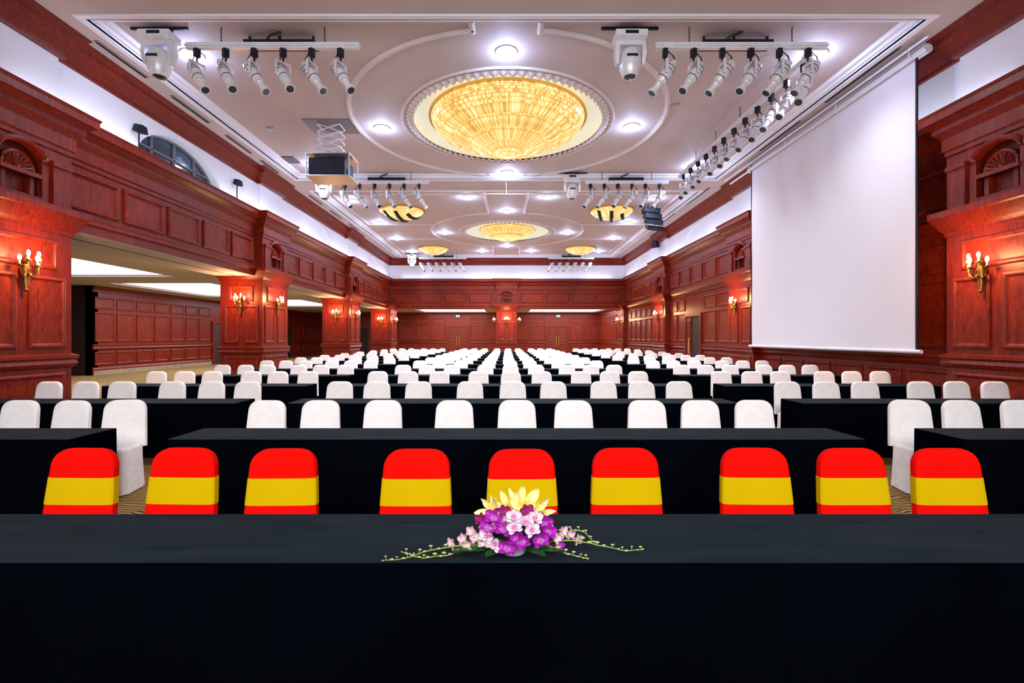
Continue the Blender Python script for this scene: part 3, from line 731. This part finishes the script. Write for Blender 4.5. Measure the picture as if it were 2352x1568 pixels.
# ------------------------------------------------------------------ projection screen
SX = 7.9
t = empty('projection_screen', (SX, 12.4, 1.33), 'large white projection screen hanging along the right wall', 'projection screen')
q = MB(); L = []
for i in range(25):
    y = 9.33 + (15.55 - 9.33) * i / 24
    L.append([(SX + .012 * math.sin(i * .9) * (1 - k / 14) + .006 * math.sin(k * .8 + i * .4), y, 1.40 + (7.08 - 1.40) * k / 14) for k in range(15)])
q.loops(L, closed=False); q.build('fabric', 'screen', t, True)
for y in (9.31, 15.58):
    q = MB(); q.box(SX - .005, SX + .02, y - .02, y + .02, 1.36, 7.08); q.build('side_border', 'dark', t)
q = MB(); q.tube([(SX, 9.2, 1.38), (SX, 15.7, 1.38)], .04, 10); q.build('bottom_bar', 'metal', t, True)
q = MB(); q.tube([(SX + .05, 9.1, 7.1), (SX + .05, 15.8, 7.1)], .085, 12); q.build('roller', 'metal', t, True)
q = MB(); q.tube([(SX - .07, 9.0, 7.02), (SX - .07, 16.9, 7.02)], .03, 8); q.tube([(SX - .13, 8.9, 7.2), (SX - .13, 17.2, 7.2)], .025, 8)
for y in (9.4, 11.5, 13.6, 15.6): q.tube([(SX - .07, y, 7.02), (SX - .07, y, CH)], .012, 6)
q.build('hanging_rail', 'metal', t)

# ------------------------------------------------------------------ tables
TD = .53; TH = .75
def make_table():
    t = empty('draped_table', (0, 0, 0)); hw = 1.0; hd = TD / 2
    def loop(off, z, amp):
        P = []
        nl, ns = 28, 8
        for k in range(nl): P.append((-hw + 2 * hw * k / nl, -hd, 0, -1))
        for k in range(ns): P.append((hw, -hd + 2 * hd * k / ns, 1, 0))
        for k in range(nl): P.append((hw - 2 * hw * k / nl, hd, 0, 1))
        for k in range(ns): P.append((-hw, hd - 2 * hd * k / ns, -1, 0))
        out = []
        for i, (x, y, nx, ny) in enumerate(P):
            u = (x + hw) / (2 * hw)
            a = off + amp * (math.sin(u * 44 + (0 if y < 0 else 2)) + .6 * math.sin(u * 25 + 1)) * math.sin(PI * min(1, max(0, u))) ** .5
            oy = a * ny + (off * (1 if y > 0 else -1) if abs(abs(y) - hd) < 1e-6 and nx else 0)
            out.append((x, y + oy, z))
        return out
    q = MB(); q.loops([loop(0, TH - .004, 0), loop(-.002, TH - .0015, 0), loop(-.005, TH, 0)], False, True); q.build('top_cloth', 'black_sheen', t)
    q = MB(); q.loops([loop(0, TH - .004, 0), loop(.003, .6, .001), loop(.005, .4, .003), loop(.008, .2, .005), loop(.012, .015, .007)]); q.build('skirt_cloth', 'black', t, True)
    return t
TB = Proto(make_table())
TY0, SPC, NR = 1.94, 2.34, 13
blocks = [(-7.5, -5.62, 'outer table of left block'), (-5.618, -3.72, 'inner table of left block'), (-3.0, -.943, 'left table of middle block'), (-.942, 1.117, 'centre table of middle block'), (1.118, 3.18, 'right table of middle block'), (4.06, 6.08, 'inner table of right block'), (6.082, 8.06, 'outer table of right block')]
for r in range(NR):
    for k, (x0, x1, nm) in enumerate(blocks):
        if r == 0:
            if not 2 <= k <= 4: continue
            lb = 'front row black-draped table, ' + ['left of the flowers', 'under the flower arrangement', 'right of the flowers'][k - 2]
            if k == 2: x0 = -3.02
        else: lb = 'black-draped table, %s, %s row from the front' % (nm, ORD[r + 1])
        dx = -.16 if (r == 1 and k < 2) else 0
        TB.put(((x0 + x1) / 2 + dx, TY0 + SPC * r + TD / 2, 0), 0, lb, 'table', 'black-draped tables', ((x1 - x0) / 2, 1, 1))

# ------------------------------------------------------------------ chairs
def sup(a, bq, n, y, z, N=28, e=4):
    out = []
    for k in range(N):
        t = 2 * PI * k / N; c, s = math.cos(t), math.sin(t)
        out.append((a * math.copysign(abs(c) ** (2 / e), c), y + bq * math.copysign(abs(s) ** (2 / e), s), z))
    return out
def back_mb(z0=.44, z1=.95, grow=0, ztop=.95):
    q = MB(); L = []; Rr = .105
    zs = []
    z = z0
    while z < min(z1, ztop - Rr) - 1e-6: zs.append(z); z += .06
    zs.append(min(z1, ztop - Rr))
    if z1 > ztop - Rr: zs += [ztop - Rr + Rr * math.sin(PI / 2 * k / 7) for k in range(1, 8)]
    for z in zs:
        w = .230 - .030 * max(0, (z - .45) / .5)
        th = .036
        if z > ztop - Rr:
            d = (z - (ztop - Rr)) / Rr
            w -= Rr * (1 - math.sqrt(max(0, 1 - d * d)))
            th *= max(.35, math.sqrt(max(0, 1 - d ** 6)))
        L.append(sup(w + grow, th + grow, 0, .19 + (z - .45) * .12, z, 28, 5))
    q.loops(L, True, True); return q
def seat_mb():
    q = MB(); L = []
    for z, a, d, am in ((.485, .12, .12, 0), (.48, .19, .18, 0), (.465, .215, .205, 0), (.44, .222, .215, 0), (.33, .223, .218, .002), (.2, .227, .224, .005), (.08, .232, .230, .008), (.01, .236, .235, .010)):
        l = sup(a, d, 0, -.02, z, 36, 5)
        L.append([(x * (1 + am * 2.5 * math.sin(i * 2.1)), y * (1 + am * 2.5 * math.sin(i * 2.1 + .6)), zz) for i, (x, y, zz) in enumerate(l)])
    q.loops(L, True, False); return q
def make_chair(name, m, band):
    t = empty(name, (0, 0, 0))
    back_mb().build('backrest_cover', m, t, True); seat_mb().build('seat_cover', m, t, True)
    if band:
        back_mb(.617, .778, .0025).build('sash', 'yellow', t, True, 30)
    return t
RC = Proto(make_chair('covered_chair', 'red', True)); WC = Proto(make_chair('covered_chair', 'white', False))
q = back_mb(); s2 = seat_mb(); q.add(s2.v, s2.f); WF = Proto(q.build('covered_chair', 'white', None, True))
cx = [-2.66, -2.04, -1.39, -.56, .1, .75, 1.56, 2.17, 2.76]
lx = [-7.28, -6.70, -6.12, -5.33, -4.74, -4.12]; rx = [4.48, 5.1, 5.72, 6.6, 7.2, 7.8]
for r in range(NR):
    y = TY0 + SPC * r + TD + .33
    if r == 0:
        for i, x in enumerate(cx):
            RC.put((x, y + R.uniform(-.02, .02), 0), R.uniform(-.05, .05), 'red-covered chair with yellow band, %s from left behind the flower table' % ORD[i + 1], 'chair', 'red and yellow chairs')
        continue
    for bn, X in (('left', lx), ('middle', cx), ('right', rx)):
        for i, x in enumerate(X):
            lb = 'white-covered chair, %s from left in %s block, %s white row from front' % (ORD[i + 1], bn, ORD[r])
            rz = R.uniform(-.05, .05); yy = y; dx = -.09 if (r == 1 and bn == 'left') else 0
            if r == 1 and ((bn == 'left' and i == 5) or (bn == 'right' and i == 0)): rz = .22 if bn == 'left' else -.18; yy += .04
            (WC if r < 5 else WF).put((x + dx + R.uniform(-.02, .02), yy + R.uniform(-.01, .03), 0), rz, lb, 'chair', 'white covered chairs')

# ------------------------------------------------------------------ flowers
FY = 2.05
t = empty('flower_arrangement', (.03, FY, TH), 'low arrangement of orchids and yellow lilies on the front black table', 'flower arrangement')
def fp(px, py, y): return Vector(((px - 1163) / 1110 * y, y, 1.65 - (py - 775) / 1110 * y))
def petal(mb, Mx, L, W, ang, bend, z0=0, tip=.5):
    n = 6; m = 4; vs = []
    for i in range(n + 1):
        u = i / n; w = W * (math.sin(PI * min(1, u * .93 + .07)) ** tip) * (1 if u < 1 else .1)
        for j in range(m + 1):
            v = j / m * 2 - 1
            x = L * u * math.cos(bend * u); z = z0 + L * u * math.sin(bend * u) + abs(v) ** 2 * W * .25; yy = v * w / 2
            vs.append(Mx @ Vector((x * math.cos(ang) - yy * math.sin(ang), x * math.sin(ang) + yy * math.cos(ang), z)))
    fs = [(i * (m + 1) + j, i * (m + 1) + j + 1, (i + 1) * (m + 1) + j + 1, (i + 1) * (m + 1) + j) for i in range(n) for j in range(m)]
    mb.add(vs, fs)
def place(mb_fn, name, m, pos, direc, roll, s):
    q = MB(); mb_fn(q); o = q.build(name, m, None, True)
    o.parent = t; o.location = Vector(pos) - t.location
    o.rotation_mode = 'QUATERNION'
    o.rotation_quaternion = Vector(direc).to_track_quat('Z', 'Y') @ Euler((0, 0, roll)).to_quaternion()
    o.scale = (s, s, s); return o
I4 = Matrix.Identity(4)
def orchid(q):
    for a in (90, 210, 330): petal(q, I4, .042, .026, math.radians(a), .25)
    for a in (25, 155): petal(q, I4, .044, .038, math.radians(a), .15, .003)
    petal(q, I4, .024, .02, math.radians(270), .8, .006); q.ball((0, 0, .008), .006)
def lily(q):
    for k in range(6): petal(q, I4, .095, .046 if k % 2 else .032, k * PI / 3, .6 - .1 * (k % 2), 0, .7)
    for k in range(5): q.tube([(0, 0, 0), (.014 * math.cos(k * 1.26), .014 * math.sin(k * 1.26), .065)], .0016, 4)
ctr = Vector((.03, FY + .04, .80))
def fl(fn, nm, m, px, py, yo, s=1, dr=None):
    p = fp(px, py, FY + yo); d = (p - ctr); d.y -= .16; d.z += .03
    place(fn, nm, m, p, Vector(dr).normalized() if dr else d.normalized(), R.uniform(-.5, .5), s)
for a in ((1134, 1180, -.02, .85, (-.7, -.75, .35)), (1168, 1172, .0, .95, (-.25, -.8, .6)), (1206, 1166, .0, 1.0, (.2, -.75, .6)), (1236, 1180, -.01, .8, (.75, -.7, .3)), (1190, 1160, .06, .85, (0, -.4, .9)), (1130, 1168, .05, .6, (-.6, -.2, .7))): fl(lily, 'lily', 'f_lily', *a)
for a in ((1157, 1178, -.06, .8), (1210, 1176, -.06, .8), (1107, 1194, -.03, .75), (1242, 1192, -.04, .7)): fl(orchid, 'orchid', 'f_rose', *a)
for a in ((1135, 1190, -.07), (1250, 1204, -.05), (1122, 1212, -.07), (1156, 1216, -.09), (1200, 1245, -.1), (1165, 1258, -.1), (1280, 1252, -.04), (1258, 1222, -.07), (1240, 1240, -.09), (1188, 1240, -.095)): fl(orchid, 'orchid', 'f_purple', *a, .8 + R.random() * .2)
for a in ((1180, 1188, -.09), (1182, 1212, -.1), (1222, 1218, -.1), (1150, 1200, -.075), (1136, 1250, -.09), (1228, 1190, -.07), (1206, 1200, -.085), (1118, 1232, -.08)): fl(orchid, 'orchid', 'f_white', *a, .82)
for a in ((1095, 1235, -.06), (1112, 1246, -.07), (1066, 1238, -.05), (1085, 1222, -.04), (1292, 1222, -.04), (1325, 1240, -.04), (1308, 1228, -.02), (1075, 1252, -.06), (1280, 1235, -.06), (1040, 1248, -.04)): fl(orchid, 'orchid', 'f_pink', *a, .68)
sprays = [[(1110, 1252, -.04), (1040, 1255, -.06), (975, 1268, -.08), (925, 1284, -.1), (880, 1296, -.11)], [(1110, 1255, -.04), (1060, 1268, -.07), (1010, 1278, -.09), (962, 1282, -.09), (925, 1268, -.08)],
          [(1250, 1245, -.03), (1320, 1242, -.05), (1390, 1256, -.06), (1440, 1265, -.08), (1476, 1262, -.08)], [(1250, 1250, -.04), (1290, 1268, -.08), (1325, 1278, -.09), (1352, 1284, -.1)], [(1255, 1235, -.02), (1300, 1222, -.02), (1340, 1222, -.03), (1362, 1245, -.04)]]
def cat(p0, p1, p2, p3, u):
    return .5 * (2 * p1 + (p2 - p0) * u + (2 * p0 - 5 * p1 + 4 * p2 - p3) * u * u + (3 * p1 - p0 - 3 * p2 + p3) * u ** 3)
for sp_ in sprays:
    P = [fp(a, b_, FY + c) for a, b_, c in sp_]
    for p in P: p.z = max(p.z, TH + .006)
    Q = []
    for i in range(len(P) - 1):
        for k in range(4): Q.append(cat(P[max(i - 1, 0)], P[i], P[i + 1], P[min(i + 2, len(P) - 1)], k / 4) + Vector((0, 0, R.uniform(0, .004))))
    Q.append(P[-1])
    q = MB(); q.tube(Q, [.0032 - .0018 * i / len(Q) for i in range(len(Q))], 5); st = q.build('stem', 'green', t, True)
    for i in range(3, len(Q), 1):
        q = MB(); sg = 1 if i % 2 else -.2; o = Vector((R.uniform(-.006, .006), R.uniform(-.008, .008), .010 * sg + .004)); r = .0072 * (1 - .55 * i / len(Q)) * R.uniform(.7, 1.15)
        q.tube([Q[i], Q[i] + o], .001, 4)
        q.ball(Q[i] + o, r, 8, 6, (1.8, .8, .85)); q.build('bud', 'bud', st, True)
for px_, py_, dx, dy in ((1130, 1262, -.13, -.05), (1100, 1266, -.10, -.06), (1225, 1262, .12, -.05), (1240, 1256, .1, .03), (1150, 1262, -.06, -.1), (1120, 1250, -.12, .05), (1210, 1264, .07, -.09)):
    p = fp(px_, py_, FY - .05); p.z = TH + .022
    q = MB(); petal(q, Matrix.Translation(p), math.hypot(dx, dy), .05, math.atan2(dy, dx), .08, 0, .8); q.build('leaf', 'leaf', t, True)
q = MB(); q.lathe([(.045, 0), (.055, .005), (.062, .045), (.058, .05), (.05, .03)], (.028, FY - .02, TH + .001), 20, True, True); q.build('pot', 'pot', t, True)
q = MB(); q.ball((.03, FY + .02, TH + .1), .075, 14, 10, (1.5, .8, .95)); q.build('foliage_core', 'leaf', t, True)

# ------------------------------------------------------------------ lights
for k, (y, L) in enumerate(((12.6, 8), (20.5, 9), (29.5, 9))):
    area('ceiling_fill', (0, y, 3.4), (PI, 0, 0), 13, L, 70, (.93, .94, 1))  # added unseen fill facing up to brighten the ceiling
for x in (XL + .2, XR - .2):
    area('frieze_fill', (x, 21, 5.84), (PI, 0, 0), .16, 26, 75, (.80, .86, 1))  # added hidden strips on the cornice to brighten frieze and ceiling edge
area('frieze_fill', (0, YB - .2, 5.84), (PI, 0, 0), 15, .16, 42, (.80, .86, 1))  # matching added strip along the back cornice
area('front_fill', (0, -2.5, 4.6), (math.radians(76), 0, 0), 12, 3, 590, (1, .98, .97), 125)  # added fill behind the camera, brightens the room from the front
w = bpy.data.worlds.new('world'); sc.world = w; w.use_nodes = True
w.node_tree.nodes['Background'].inputs[0].default_value = (.85, .88, 1, 1); w.node_tree.nodes['Background'].inputs[1].default_value = .10
